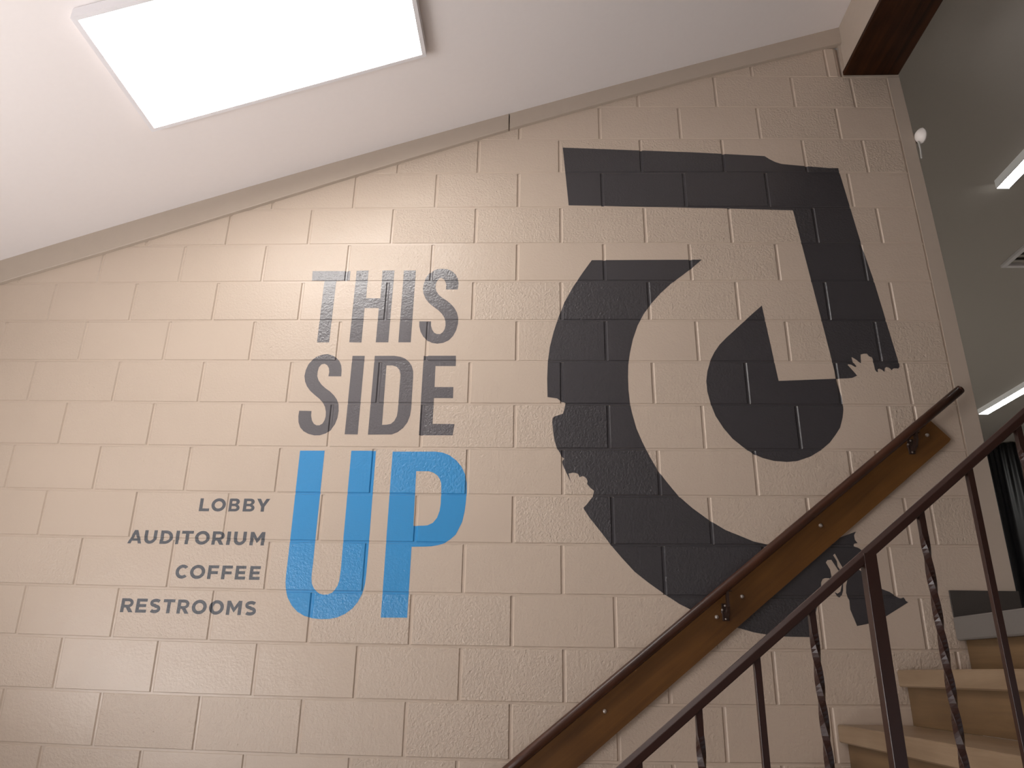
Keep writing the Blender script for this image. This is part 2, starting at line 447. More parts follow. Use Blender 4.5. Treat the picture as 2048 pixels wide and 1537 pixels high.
BIG = {"THIS":[["T",[[[-1.1877,3.5228],[-1.0048,3.5225],[-1.0042,3.4717],[-1.0678,3.4704],[-1.0696,3.149],[-1.1262,3.1489],[-1.1254,3.4705],[-1.186,3.471]]]],["H",[[[-0.9752,3.5238],[-0.9177,3.5255],[-0.9169,3.3774],[-0.849,3.376],[-0.8505,3.5254],[-0.7929,3.5252],[-0.7948,3.1503],[-0.853,3.1502],[-0.8523,3.3254],[-0.9198,3.3254],[-0.9192,3.1492],[-0.9761,3.15]]]],["I",[[[-0.7477,3.5251],[-0.6902,3.525],[-0.6907,3.1505],[-0.7481,3.1504]]]],["S",[[[-0.4853,3.4231],[-0.4827,3.4571],[-0.4877,3.48],[-0.4989,3.5029],[-0.5159,3.52],[-0.5369,3.5307],[-0.5616,3.534],[-0.5861,3.5322],[-0.6081,3.523],[-0.6276,3.5055],[-0.6406,3.4825],[-0.6481,3.4574],[-0.6509,3.4278],[-0.6461,3.4006],[-0.6344,3.3736],[-0.617,3.3512],[-0.5938,3.3311],[-0.5708,3.3134],[-0.5539,3.2957],[-0.543,3.278],[-0.5361,3.2583],[-0.5342,3.2364],[-0.5373,3.2168],[-0.5452,3.2016],[-0.5566,3.1921],[-0.5725,3.1921],[-0.5855,3.1994],[-0.5955,3.2146],[-0.6017,3.2342],[-0.603,3.2582],[-0.6577,3.2582],[-0.6561,3.2319],[-0.6485,3.2037],[-0.6352,3.1799],[-0.6162,3.1605],[-0.5938,3.1477],[-0.568,3.1434],[-0.5406,3.1478],[-0.5156,3.1607],[-0.4969,3.1822],[-0.4832,3.2125],[-0.4766,3.2452],[-0.4771,3.2759],[-0.4842,3.3023],[-0.4973,3.3267],[-0.5142,3.3467],[-0.5351,3.3646],[-0.5581,3.3803],[-0.575,3.3961],[-0.5861,3.4141],[-0.5912,3.4345],[-0.5909,3.4527],[-0.5861,3.4687],[-0.5773,3.4801],[-0.5665,3.4847],[-0.5548,3.4787],[-0.5461,3.4664],[-0.541,3.4458],[-0.542,3.4231]]]]],"SIDE":[["S",[[[-0.9969,2.9811],[-0.9979,3.0112],[-1.0021,3.0342],[-1.012,3.0553],[-1.0275,3.0722],[-1.0464,3.0836],[-1.0709,3.0904],[-1.0962,3.0869],[-1.1208,3.0762],[-1.1407,3.0592],[-1.1541,3.038],[-1.1629,3.0106],[-1.1654,2.9813],[-1.1592,2.9543],[-1.148,2.9316],[-1.1298,2.9091],[-1.1083,2.8907],[-1.085,2.8725],[-1.0676,2.8542],[-1.0558,2.8341],[-1.0496,2.8119],[-1.0481,2.7899],[-1.0512,2.7719],[-1.059,2.7559],[-1.0716,2.7479],[-1.0849,2.7478],[-1.0972,2.7545],[-1.1073,2.7696],[-1.1136,2.7915],[-1.1146,2.8144],[-1.1702,2.8153],[-1.171,2.7892],[-1.1669,2.7613],[-1.1565,2.7375],[-1.1391,2.7198],[-1.1168,2.7081],[-1.0894,2.7012],[-1.0647,2.7018],[-1.039,2.7106],[-1.018,2.7284],[-1.0032,2.7523],[-0.9947,2.7822],[-0.9924,2.8163],[-0.9961,2.8465],[-1.0053,2.8688],[-1.0209,2.8891],[-1.0402,2.9074],[-1.0611,2.9217],[-1.0825,2.9402],[-1.0984,2.9608],[-1.1066,2.9816],[-1.1071,3.0045],[-1.1035,3.0255],[-1.0932,3.0394],[-1.0797,3.0424],[-1.0672,3.0362],[-1.0578,3.0215],[-1.0539,3.0026],[-1.0556,2.9809]]]],["I",[[[-0.9546,3.0821],[-0.8982,3.0823],[-0.8973,2.7068],[-0.955,2.7072]]]],["D",[[[-0.8517,3.0824],[-0.7624,3.0826],[-0.7346,3.0785],[-0.7124,3.0701],[-0.6929,3.0541],[-0.6787,3.0331],[-0.6705,3.008],[-0.6686,2.979],[-0.6682,2.828],[-0.6711,2.7959],[-0.6805,2.7641],[-0.6977,2.7383],[-0.7209,2.7185],[-0.7466,2.7077],[-0.8517,2.7063]],[[-0.7941,3.0349],[-0.7668,3.0349],[-0.7467,3.0287],[-0.734,3.0141],[-0.7273,2.9912],[-0.7271,2.9705],[-0.7273,2.8197],[-0.7299,2.7916],[-0.7398,2.7697],[-0.754,2.7565],[-0.7727,2.7525],[-0.7928,2.7515]]]],["E",[[[-0.6269,3.083],[-0.4794,3.0833],[-0.478,3.0329],[-0.5702,3.0326],[-0.5691,2.9307],[-0.4844,2.931],[-0.4836,2.8781],[-0.569,2.8785],[-0.569,2.7576],[-0.4718,2.7574],[-0.4778,2.7055],[-0.6264,2.7046]]]]],"UP":[["U",[[[-1.1442,2.6309],[-1.0356,2.6316],[-1.0346,2.2346],[-1.0335,2.1575],[-1.0343,2.11],[-1.0337,2.0888],[-1.0294,2.0654],[-1.0203,2.0492],[-1.0078,2.0354],[-0.9923,2.0263],[-0.9762,2.0226],[-0.9583,2.024],[-0.9421,2.0316],[-0.9303,2.0457],[-0.922,2.0598],[-0.9168,2.0809],[-0.9149,2.1233],[-0.9166,2.2676],[-0.9181,2.632],[-0.8099,2.6327],[-0.8077,2.2688],[-0.8079,2.1842],[-0.8082,2.1152],[-0.8104,2.0706],[-0.8186,2.0264],[-0.8328,1.9962],[-0.852,1.9708],[-0.8788,1.9499],[-0.9108,1.9347],[-0.9412,1.9286],[-0.9769,1.9269],[-1.0107,1.9298],[-1.0451,1.9384],[-1.0758,1.9539],[-1.1028,1.9787],[-1.1236,2.0106],[-1.1346,2.0407],[-1.1399,2.0733],[-1.1409,2.111],[-1.141,2.1922],[-1.1413,2.2652]]]],["P",[[[-0.7365,2.6293],[-0.55,2.6306],[-0.5191,2.6269],[-0.4879,2.6153],[-0.4563,2.592],[-0.4323,2.5636],[-0.4158,2.5301],[-0.4082,2.4943],[-0.4065,2.4511],[-0.4085,2.4058],[-0.4121,2.3683],[-0.4203,2.3262],[-0.4339,2.2966],[-0.4451,2.2728],[-0.4663,2.2531],[-0.4901,2.2372],[-0.5165,2.2284],[-0.5456,2.2233],[-0.57,2.2218],[-0.6274,2.2204],[-0.6271,1.9376],[-0.734,1.9365],[-0.7354,2.2696]],[[-0.6278,2.5426],[-0.5732,2.543],[-0.5526,2.5367],[-0.5356,2.5253],[-0.5234,2.5087],[-0.5174,2.4908],[-0.5156,2.4653],[-0.5144,2.4048],[-0.5177,2.3722],[-0.5273,2.3424],[-0.5435,2.3212],[-0.5652,2.3104],[-0.5824,2.3085],[-0.6256,2.3073]]]]]}
SMALL = {"LOBBY":[["L",-1.551,-1.5071,2.3606,2.416],["O",-1.4997,-1.4375,2.3607,2.4161],["B",-1.425,-1.3758,2.3608,2.4162],["B",-1.3613,-1.3112,2.3609,2.4163],["Y",-1.3047,-1.2479,2.3609,2.4163]],"AUDITORIUM":[["A",-1.8342,-1.7742,2.221,2.2774],["U",-1.7661,-1.7122,2.2207,2.2771],["D",-1.6967,-1.6429,2.2204,2.2767],["I",-1.6311,-1.616,2.2202,2.2765],["T",-1.6069,-1.5566,2.2199,2.2763],["O",-1.5482,-1.4852,2.2197,2.2759],["R",-1.4741,-1.4226,2.2193,2.2755],["I",-1.4113,-1.3959,2.2191,2.2752],["U",-1.3819,-1.3285,2.2189,2.2751],["M",-1.3118,-1.2501,2.2186,2.2746]],"COFFEE":[["C",-1.6058,-1.5506,2.0796,2.1351],["O",-1.5447,-1.4814,2.0793,2.1349],["F",-1.4698,-1.4254,2.079,2.1345],["F",-1.4112,-1.3678,2.0787,2.1343],["E",-1.3537,-1.3103,2.0785,2.134],["E",-1.2939,-1.2496,2.0782,2.1337]],"RESTROOMS":[["R",-1.8091,-1.7574,1.9424,1.9975],["E",-1.7462,-1.7011,1.9418,1.997],["S",-1.689,-1.644,1.9413,1.9965],["T",-1.6339,-1.586,1.9407,1.996],["R",-1.574,-1.5245,1.9401,1.9955],["O",-1.5138,-1.4521,1.9395,1.9949],["O",-1.4423,-1.3807,1.9388,1.9943],["M",-1.3691,-1.3073,1.9381,1.9936],["S",-1.2934,-1.2472,1.9374,1.993]]}
ARM = [[0.0145,4.2308],[0.5731,4.2001],[0.6526,4.1964],[1.0199,4.1697],[1.0426,4.1505],[1.0679,4.1338],[1.0985,4.1216],[1.1904,4.1103],[1.2808,4.1007],[1.3252,4.0953],[1.3714,4.0949],[1.4249,3.6319],[1.4488,3.4772],[1.4842,3.1671],[1.4984,3.0456],[1.4974,3.0343],[1.491,3.0269],[1.4731,3.0278],[1.4661,3.0249],[1.4616,3.0184],[1.4554,3.0263],[1.4485,3.0322],[1.4403,3.0341],[1.4328,3.0295],[1.428,3.0099],[1.4196,3.0202],[1.4084,3.0266],[1.4004,3.0227],[1.4,3.0106],[1.3941,3.0105],[1.3888,3.0213],[1.3874,3.0452],[1.3859,3.0717],[1.3829,3.0814],[1.3724,3.0848],[1.3643,3.0983],[1.3524,3.0983],[1.3364,3.0941],[1.3332,3.0716],[1.3337,3.0523],[1.3183,3.0643],[1.2967,3.0812],[1.2938,3.0788],[1.297,3.0599],[1.3052,3.045],[1.3106,3.0366],[1.3036,3.0337],[1.2877,3.0449],[1.2749,3.0473],[1.2721,3.043],[1.2895,3.0186],[1.3065,2.9924],[1.2827,2.9814],[1.2516,2.9786],[1.2141,2.9778],[1.2025,3.098],[1.1462,3.6329],[1.1233,3.8511],[0.5539,3.8737],[0.0412,3.8866]]
DROP = [[0.9236,3.3384],[0.9604,2.9662],[1.2141,2.9778],[1.2213,2.9266],[1.2258,2.8955],[1.2267,2.863],[1.2246,2.8313],[1.2166,2.7962],[1.1998,2.7507],[1.1802,2.7235],[1.1481,2.6841],[1.1061,2.6494],[1.0576,2.6205],[1.0012,2.6008],[0.9562,2.5962],[0.9023,2.6],[0.8551,2.6126],[0.8157,2.6318],[0.7769,2.6604],[0.7345,2.6988],[0.7007,2.7454],[0.6708,2.8005],[0.6544,2.8555],[0.6437,2.914],[0.6424,2.965],[0.6509,3.0117],[0.6705,3.0686],[0.69,3.1053],[0.7152,3.1411],[0.7488,3.1758],[0.8109,3.2342],[0.8693,3.2891]]
CRES = [[0.1479,3.5789],[0.6666,3.5802],[0.62,3.5372],[0.5664,3.4928],[0.5144,3.4524],[0.4612,3.4],[0.4187,3.3496],[0.38,3.294],[0.35,3.2355],[0.3256,3.1659],[0.3098,3.0983],[0.3003,3.0408],[0.2968,2.984],[0.2967,2.922],[0.3006,2.8584],[0.3094,2.8078],[0.325,2.7408],[0.3482,2.6787],[0.3748,2.6179],[0.4084,2.5538],[0.4438,2.503],[0.4886,2.4443],[0.5431,2.394],[0.6045,2.3468],[0.673,2.3036],[0.7303,2.2806],[0.7846,2.2577],[0.8543,2.2426],[0.9188,2.2369],[0.9898,2.2397],[1.0623,2.2548],[1.1255,2.2748],[1.2033,2.3032],[1.1934,2.2888],[1.1939,2.2692],[1.2032,2.2568],[1.1884,2.2533],[1.1871,2.244],[1.2078,2.2346],[1.219,2.2243],[1.2326,2.1944],[1.2211,2.1703],[1.1909,2.1541],[1.196,2.1482],[1.2152,2.1353],[1.2329,2.1428],[1.2475,2.1076],[1.274,2.0749],[1.3029,2.0636],[1.3274,2.0454],[1.3418,2.0397],[1.3548,2.0443],[1.3588,2.0316],[1.3679,2.0251],[1.2731,1.9702],[1.2052,1.9426],[1.1552,1.9319],[1.1369,1.9949],[1.1384,2.0286],[1.1299,2.0578],[1.1337,2.0852],[1.1421,2.1102],[1.1381,2.1317],[1.1334,2.1494],[1.1189,2.181],[1.1061,2.2129],[1.0983,2.2068],[1.11,2.1833],[1.1103,2.1616],[1.1232,2.1418],[1.1223,2.1178],[1.1174,2.134],[1.1063,2.1554],[1.0888,2.1878],[1.0728,2.1865],[1.0653,2.1764],[1.0787,2.1488],[1.0813,2.1074],[1.0785,2.1015],[1.0704,2.1151],[1.0545,2.1149],[1.044,2.1109],[1.0363,2.0971],[1.0329,2.0697],[1.0118,2.0115],[0.9909,1.954],[0.9673,1.8879],[0.9034,1.8879],[0.8511,1.8889],[0.8107,1.893],[0.7506,1.9022],[0.6835,1.9202],[0.6022,1.9464],[0.5226,1.9785],[0.4659,2.0058],[0.4063,2.0447],[0.3457,2.088],[0.2923,2.13],[0.2427,2.1845],[0.2003,2.2351],[0.1616,2.2869],[0.1141,2.3476],[0.0895,2.3864],[0.0888,2.3916],[0.1014,2.4045],[0.1283,2.4378],[0.1344,2.4647],[0.1198,2.4757],[0.1053,2.4936],[0.1077,2.5055],[0.1036,2.5164],[0.0946,2.525],[0.0857,2.5273],[0.0739,2.5226],[0.0692,2.5357],[0.0593,2.5409],[0.0439,2.5421],[0.0272,2.5376],[0.0334,2.5136],[0.0396,2.4954],[0.0237,2.5292],[0.0082,2.5638],[0.0009,2.5862],[0.0009,2.5931],[0.0098,2.6047],[-0.0034,2.6151],[-0.009,2.6302],[-0.0225,2.6509],[-0.0312,2.6817],[-0.0364,2.7112],[-0.0419,2.7696],[-0.0397,2.7878],[-0.0317,2.7946],[0.0057,2.8082],[0.0111,2.8266],[0.0171,2.8571],[-0.0027,2.8654],[-0.0204,2.879],[-0.059,2.8849],[-0.0625,2.8849],[-0.0641,2.9736],[-0.0612,3.0542],[-0.0523,3.1272],[-0.0343,3.2048],[-0.0117,3.279],[0.0162,3.3546],[0.0581,3.4371],[0.1053,3.5142]]
HOOK = [[1.0844,2.0607],[1.0961,2.055],[1.108,2.0629],[1.1161,2.0864],[1.1227,2.0943],[1.1193,2.067],[1.112,2.0494],[1.1019,2.0396],[1.0928,2.0453]]

info = {'THIS': ('grey painted word THIS, top line of the large wall lettering', 'grey_ink'),
        'SIDE': ('grey painted word SIDE between the words THIS and UP', 'grey_ink'),
        'UP': ('big bright blue painted word UP on the block wall', 'blue')}
for w, letters in BIG.items():
    zs = [p[1] for c, ls in letters for p in ls[0]]; xs = [p[0] for c, ls in letters for p in ls[0]]
    t = empty('painted_word', ((min(xs)+max(xs))/2, -0.001, min(zs)))
    tag(t, info[w][0], 'lettering', 'words of the large wall lettering')
    for c, ls in letters: painted('letter', ls, M[info[w][1]], t)

# small geometric sans capitals, drawn in a box w x h
def arc(cx, cy, rx, ry, a0, a1, n=10):
    return [(cx+rx*math.cos(math.radians(a0+(a1-a0)*i/n)), cy+ry*math.sin(math.radians(a0+(a1-a0)*i/n))) for i in range(n+1)]
def stroke(path, t):
    """ribbon of width t about a path"""
    l, r = [], []
    for i, p in enumerate(path):
        a, b = path[max(i-1, 0)], path[min(i+1, len(path)-1)]
        d = math.hypot(b[0]-a[0], b[1]-a[1]) or 1; nx, ny = -(b[1]-a[1])/d, (b[0]-a[0])/d
        l.append((p[0]+nx*t/2, p[1]+ny*t/2)); r.append((p[0]-nx*t/2, p[1]-ny*t/2))
    return l + r[::-1]
def glyph(c, w, h):
    t = h*0.255; s = h*0.215
    if c == 'L': return [[(0,0),(w,0),(w,s),(t,s),(t,h),(0,h)]]
    if c == 'I': return [[(0,0),(w,0),(w,h),(0,h)]]
    if c == 'T': return [[(w/2-t/2,0),(w/2+t/2,0),(w/2+t/2,h-s),(w,h-s),(w,h),(0,h),(0,h-s),(w/2-t/2,h-s)]]
    if c == 'E': return [[(0,0),(w,0),(w,s),(t,s),(t,h/2-s/2),(w*.93,h/2-s/2),(w*.93,h/2+s/2),(t,h/2+s/2),(t,h-s),(w*.99,h-s),(w*.99,h),(0,h)]]
    if c == 'F': return [[(0,0),(t,0),(t,h*.36),(w*.95,h*.36),(w*.95,h*.36+s),(t,h*.36+s),(t,h-s),(w,h-s),(w,h),(0,h)]]
    if c == 'O': return [arc(w/2,h/2,w/2,h*.515,0,360,28)[:-1], arc(w/2,h/2,w/2-t,h*.515-s*1.08,0,360,28)[:-1]]
    if c == 'C': return [arc(w*.52,h/2,w*.52,h*.515,42,318,22) + arc(w*.53,h/2,w*.53-t,h*.515-s*1.08,312,48,22)]
    if c == 'D':
        return [[(0,0)] + [(w*.38,0)] + arc(w*.42,h/2,w*.58,h/2,-88,88,14) + [(w*.38,h),(0,h)],
                [(t,s)] + [(w*.40,s)] + arc(w*.42,h/2,w*.58-t,h/2-s,-85,85,12) + [(w*.40,h-s),(t,h-s)]]
    if c == 'U':
        r = w/2
        return [[(0,h)] + arc(r,r*.98,r,r,180,360,16) + [(w,h),(w-t,h)] + arc(r,r*.98,r-t,r-s*1.05,360,180,14) + [(t,h)]]
    if c == 'A': return [[(0,0),(t*1.02,0),(w*.30,h*.2),(w*.70,h*.2),(w-t*1.02,0),(w,0),(w*.5+t*.5,h),(w*.5-t*.5,h)],
                         [(w*.375,h*.385),(w*.625,h*.385),(w*.5,h*.70)]]
    if c == 'Y': return [[(w/2-t/2,0),(w/2+t/2,0),(w/2+t/2,h*.38),(w,h),(w-t*1.15,h),(w/2,h*.62),(t*1.15,h),(0,h),(w/2-t/2,h*.38)]]
    if c == 'M': return [[(0,0),(t,0),(t,h*.60),(w/2-t*.05,h*.18),(w/2+t*.05,h*.18),(w-t,h*.60),(w-t,0),(w,0),(w,h),(w-t,h),(w/2,h*.53),(t,h),(0,h)]]
    if c == 'R':
        ry = h*.335
        return [[(0,0),(t,0),(t,h-2*ry),(w*.42,h-2*ry),(w*.68,0),(w*1.02,0),(w*.72,h*.385)] + arc(w*.54,h-ry,w*.44,ry,-50,88,10) + [(w*.5,h),(0,h)],
                [(t,h-2*ry+s*.95),(w*.54,h-2*ry+s*.95)] + arc(w*.54,h-ry,w*.44-t*.9,ry-s*.97,-75,75,8) + [(w*.54,h-s),(t,h-s)]]
    if c == 'B':
        return [[(0,0),(w*.6,0)] + arc(w*.62,h*.27,w*.38,h*.27,-85,60,9) + [(w*.80,h*.52)] + arc(w*.60,h*.745,w*.35,h*.255,-50,88,9) + [(w*.55,h),(0,h)],
                [(t,s*.9),(w*.6,s*.9)] + arc(w*.61,h*.285,w*.38-t*.9,h*.27-s*.86,-75,75,6) + [(w*.6,h*.41),(t,h*.41)],
                [(t,h*.60),(w*.55,h*.60)] + arc(w*.57,h*.715,w*.36-t*.95,h*.25-s*.72,-75,75,6) + [(w*.55,h-s*.9),(t,h-s*.9)]]
    if c == 'S':
        path = arc(w*.52,h*.725,w*.385,h*.172,32,180,9) + arc(w*.50,h*.70,w*.365,h*.165,190,262,4) + arc(w*.50,h*.30,w*.375,h*.18,80,0,6) + arc(w*.49,h*.272,w*.385,h*.172,-8,-146,9)
        return [stroke(path, s*1.08)]
    return []
sinfo = {'LOBBY': 'small dark grey painted word LOBBY, topmost of the list beside UP',
         'AUDITORIUM': 'small dark grey painted word AUDITORIUM under the word LOBBY',
         'COFFEE': 'small dark grey painted word COFFEE between AUDITORIUM and RESTROOMS',
         'RESTROOMS': 'small dark grey painted word RESTROOMS, lowest of the list beside UP'}
for w, letters in SMALL.items():
    t = empty('painted_word', ((letters[0][1]+letters[-1][2])/2, -0.001, letters[0][3]))
    tag(t, sinfo[w], 'lettering', 'words of the small directory list')
    for c, x0, x1, z0, z1 in letters:
        painted('letter', [[(x0+a, z0+b) for a, b in lp] for lp in glyph(c, x1-x0, z1-z0)], M['slate_ink'], t)

t = empty('painted_emblem', (0.65, -0.001, min(p[1] for p in CRES)))
tag(t, 'large charcoal painted emblem with torn edges right of the lettering', 'emblem')
tag(painted('angled_arm', [ARM], M['charcoal'], t), 'angled upper arm with a jagged lower end')
tag(painted('drop', [DROP], M['charcoal'], t), 'drop shaped inner piece')
tag(painted('crescent', [CRES], M['charcoal'], t), 'broad crescent stroke with chipped edges')
tag(painted('chip', [HOOK], M['charcoal'], t), 'small loose chip under the crescent')

# ------------------------------------------------------------------ ceiling, trims, beam
def ceil_mesh(x0, x1, y0, y1, th=0.12, n=24):
    v, f = [], []
    for i in range(n+1):
        x = x0 + (x1-x0)*i/n; z = roof(x)
        v += [(x, y0, z), (x, y1, z), (x, y1, z+th), (x, y0, z+th)]
    for i in range(n):
        a, b = 4*i, 4*i+4
        f += [(a, b, b+1, a+1), (a+1, b+1, b+2, a+2), (a+2, b+2, b+3, a+3), (a+3, b+3, b, a)]
    f += [(0, 1, 2, 3), (4*n+3, 4*n+2, 4*n+1, 4*n)]
    return v, f
v, f = ceil_mesh(-2.95, 1.487, -6.0, 0.02)
tag(obj('ceiling', v, f, M['ceiling']), 'sloping off-white plaster ceiling over the block wall', 'ceiling', kind='structure')
# raking trim in two lengths under the ceiling
TL = [(-4.4, 0.15), (-2.709, 0.134), (-2.12, 0.14), (-1.51, 0.130), (-0.946, 0.115), (-0.255, 0.098), (0.2, 0.094), (0.736, 0.092), (1.3, 0.103), (1.476, 0.108)]
def tdrop(x):
    for (a, da), (b, db) in zip(TL, TL[1:]):
        if a <= x <= b: return da + (db-da)*(x-a)/(b-a)
    return TL[-1][1]
tr = empty('trim_1', (-1.5, -0.009, 4.2)); tag(tr, 'beige raking trim board where the sloping ceiling meets the block wall', 'trim', kind='structure')
for a, b in ((-2.85, -0.262), (-0.256, 1.4878)):
    n = 12; v, f = [], []
    for i in range(n+1):
        x = a + (b-a)*i/n; zt = roof(x) - 0.0005; zb = roof(x) - tdrop(x)
        v += [(x, -0.017, zb+0.003), (x, -0.019, zb+0.007), (x, -0.019, zt), (x, 0.012, zt), (x, 0.012, zb)]
    for i in range(n):
        for j in range(5): f.append((5*i+j, 5*i+(j+1) % 5, 5*i+5+(j+1) % 5, 5*i+5+j))
    f += [(0, 1, 2, 3, 4), tuple(5*n+4-j for j in range(5))]
    obj('board', v, f, M['trim'], tr)
# end strip of the wall
v, f = [], []
zs = [ZO-2.915+0.001 + (4.655-(ZO-2.915))*i/10 for i in range(11)]
for z in zs:
    w = z - ZO
    xa = lay(1.7295, w)[0]; xb = lay(1.793 - 0.008*(w+0.2), w)[0]
    v += [(xa, 0.012, z), (xa, -0.002, z), (xb-0.0006, -0.002, z), (xb, -0.0015, z), (xb, 0.20, z), (xa, 0.20, z)]
for i in range(10):
    for j in range(6): f.append((6*i+j, 6*i+(j+1) % 6, 6*i+6+(j+1) % 6, 6*i+6+j))
f += [tuple(range(6)), tuple(65-j for j in range(6))]
tag(obj('trim_2', v, f, M['trim']), 'flush beige end strip down the right end of the block wall', 'trim', kind='structure')
# header over the stair opening, dark wooden soffit plank beneath it
ZB = ZO - 0.216
tag(MB().box((1.488, -6.0, ZB+0.026), (1.73, 0.02, ZB+0.95)).build('wall_header', M['trim']), 'beige header face above the dark wooden beam', 'wall', kind='structure')
tag(MB().box((1.473, -5.9, ZB), (1.756, -0.003, ZB+0.026), 0.004).build('beam', M['beam_wood']), 'dark stained wooden beam across the top of the stair opening', 'beam', kind='structure')
tag(MB().box((1.474, -0.003, ZB-0.008), (1.757, 0.2, ZB+0.6)).build('wall_pocket', M['trim']), 'beige masonry above the end of the beam', 'wall', kind='structure')

# ------------------------------------------------------------------ lower room and upper hall shell
tag(MB().box((-2.95, -6.1, -0.15), (1.7, 0.2, 0.0)).build('floor', M['floor']), 'lower entrance floor of beige tile', 'floor', kind='structure')
tag(MB().box((-2.95, -6.1, 0.0), (1.6, -6.0, 5.3)).build('wall_front', M['taupe']), 'plain plaster wall behind the viewer', 'wall', kind='structure')
wl = empty('wall_left', (-2.9, -3.0, 0)); tag(wl, 'low outer wall at the foot of the sloping ceiling', 'wall', kind='structure')
WX0, WX1 = -2.95, -2.85
for a, b in (((WX0,-6.0,0.0),(WX1,0.0,WZ0)), ((WX0,-6.0,WZ1),(WX1,0.0,3.62)), ((WX0,WY1,WZ0),(WX1,0.0,WZ1)), ((WX0,-6.0,WZ0),(WX1,WY0,WZ1))):
    MB().box(a, b).build('pier', M['plaster'], wl)
wn = empty('added_window_1', (-2.9, (WY0+WY1)/2, WZ0)); tag(wn, 'wide added window, unseen, in the low outer wall', 'window', kind='structure')  # unseen window, added to account for the light from the left
xa, xb = -2.93, -2.87
ym = (WY0+WY1)/2
for a, b in (((xa,WY0,WZ0),(xb,WY1,WZ0+0.05)), ((xa,WY0,WZ1-0.05),(xb,WY1,WZ1)), ((xa,WY0,WZ0+0.05),(xb,WY0+0.05,WZ1-0.05)), ((xa,WY1-0.05,WZ0+0.05),(xb,WY1,WZ1-0.05)), ((xa,ym-0.025,WZ0+0.05),(xb,ym+0.025,WZ1-0.05))):
    MB().box(a, b).build('sash', M['white_metal'], wn)
for a, b in (((-2.903,WY0+0.05,WZ0+0.05),(-2.897,ym-0.025,WZ1-0.05)), ((-2.903,ym+0.025,WZ0+0.05),(-2.897,WY1-0.05,WZ1-0.05))):
    MB().box(a, b).build('pane', M['glass'], wn)
ZL = ZO - 2.915                                   # landing level, 1.97
tag(MB().box((1.60, -6.0, ZL-0.3), (11.0, 9.6, ZL)).build('floor_landing', M['landing']), 'upper hall floor at the head of the stairs', 'floor', kind='structure')
tag(MB().box((1.6, -6.1, ZL), (11.0, -6.0, 5.4)).build('wall_hall_front', M['plaster']), 'plain wall closing the upper hall', 'wall', kind='structure')
tag(MB().box((1.0, 9.4, ZL), (11.0, 9.5, 5.4)).build('wall_hall_back', M['plaster']), 'far wall of the upper hall behind the curtain', 'wall', kind='structure')
tag(MB().box((11.0, -6.0, ZL), (11.1, 9.6, 5.4)).build('wall_hall_right', M['plaster']), 'side wall of the upper hall', 'wall', kind='structure')
tag(MB().box((1.79, 0.2, ZL), (1.85, 9.4, 5.4)).build('wall_hall_left', M['plaster']), 'inner wall of the upper hall behind the block wall', 'wall', kind='structure')
HC = ZO + 0.37
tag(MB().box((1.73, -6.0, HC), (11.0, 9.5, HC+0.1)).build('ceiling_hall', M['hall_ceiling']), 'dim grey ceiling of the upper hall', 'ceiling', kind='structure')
tag(MB().box((1.531, -0.0105, ZL), (1.802, -0.0035, ZL+0.103), 0.002).build('baseboard_back', M['base_vinyl']), 'dark grey vinyl baseboard at the landing', 'baseboard', kind='structure')

# ------------------------------------------------------------------ ceiling light panel
slope = math.atan(0.335)
pn = empty('ceiling_panel_light', (-1.18, -0.88, roof(-1.18)))
tag(pn, 'bright flat white light panel on the sloping ceiling', 'ceiling light')
PX0, PX1, PY0, PY1 = -1.758, -0.601, -1.186, -0.580
def rp(x, y, d):     # point d below the ceiling chord
    za, zb = roof(PX0), roof(PX1)
    return (x, y, za + (zb-za)*(x-PX0)/(PX1-PX0) - d)
def slab(x0, x1, y0, y1, d0, d1):
    v = [rp(x0,y0,d1), rp(x1,y0,d1), rp(x1,y1,d1), rp(x0,y1,d1), rp(x0,y0,d0), rp(x1,y0,d0), rp(x1,y1,d0), rp(x0,y1,d0)]
    return v, [(3,2,1,0),(4,5,6,7),(0,1,5,4),(1,2,6,5),(2,3,7,6),(3,0,4,7)]
fw = 0.017
for q in ((PX0, PX1, PY0, PY0+fw), (PX0, PX1, PY1-fw, PY1), (PX0, PX0+fw, PY0+fw, PY1-fw), (PX1-fw, PX1, PY0+fw, PY1-fw)):
    obj('frame', *slab(*q, 0.006, 0.050), M['white_metal'], pn)
obj('back_pan', *slab(PX0+0.012, PX1-0.012, PY0+0.012, PY1-0.012, -0.004, 0.012), M['white_metal'], pn)
obj('diffuser', *slab(PX0+fw, PX1-fw, PY0+fw, PY1-fw, 0.040, 0.047), M['panel_glow'], pn)

# ------------------------------------------------------------------ upper hall fittings
def strip(x0, x1, y0, y1, zl, zt, label):
    t = empty('strip_light', ((x0+x1)/2, (y0+y1)/2, zt)); tag(t, label, 'ceiling light', 'strip lights of the upper hall')
    MB().box((x0, y0, zl+0.004), (x1, y1, zt), 0.003).build('housing', M['wrap'], t)
    MB().box((x0+0.004, y0+0.004, zl), (x1-0.004, y1-0.004, zl+0.0035)).build('lens', M['strip_glow'], t)
    MB().box((x0, y0, zl-0.002), (x0+0.0035, y1, zl+0.0045)).build('lip', M['white_metal'], t)
    MB().box((x1-0.0035, y0, zl-0.002), (x1, y1, zl+0.0045)).build('lip', M['white_metal'], t)
strip(3.31, 3.405, 0.95, 1.73, ZO+0.30, HC, 'lit strip light nearer the stairs, its grey side showing')
strip(5.97, 6.10, 4.4, 7.0, ZO+0.30, HC, 'lit strip light farther off, low above the black curtain')
strip(3.31, 3.405, 3.7, 6.7, ZO+0.30, HC, 'added strip light, unseen behind the end of the block wall')  # extra lamp kept out of view, added to brighten the hall ceiling
vt = empty('ceiling_vent', (4.35, 2.7, HC)); tag(vt, 'pale edged square air vent in the dim hall ceiling', 'vent')
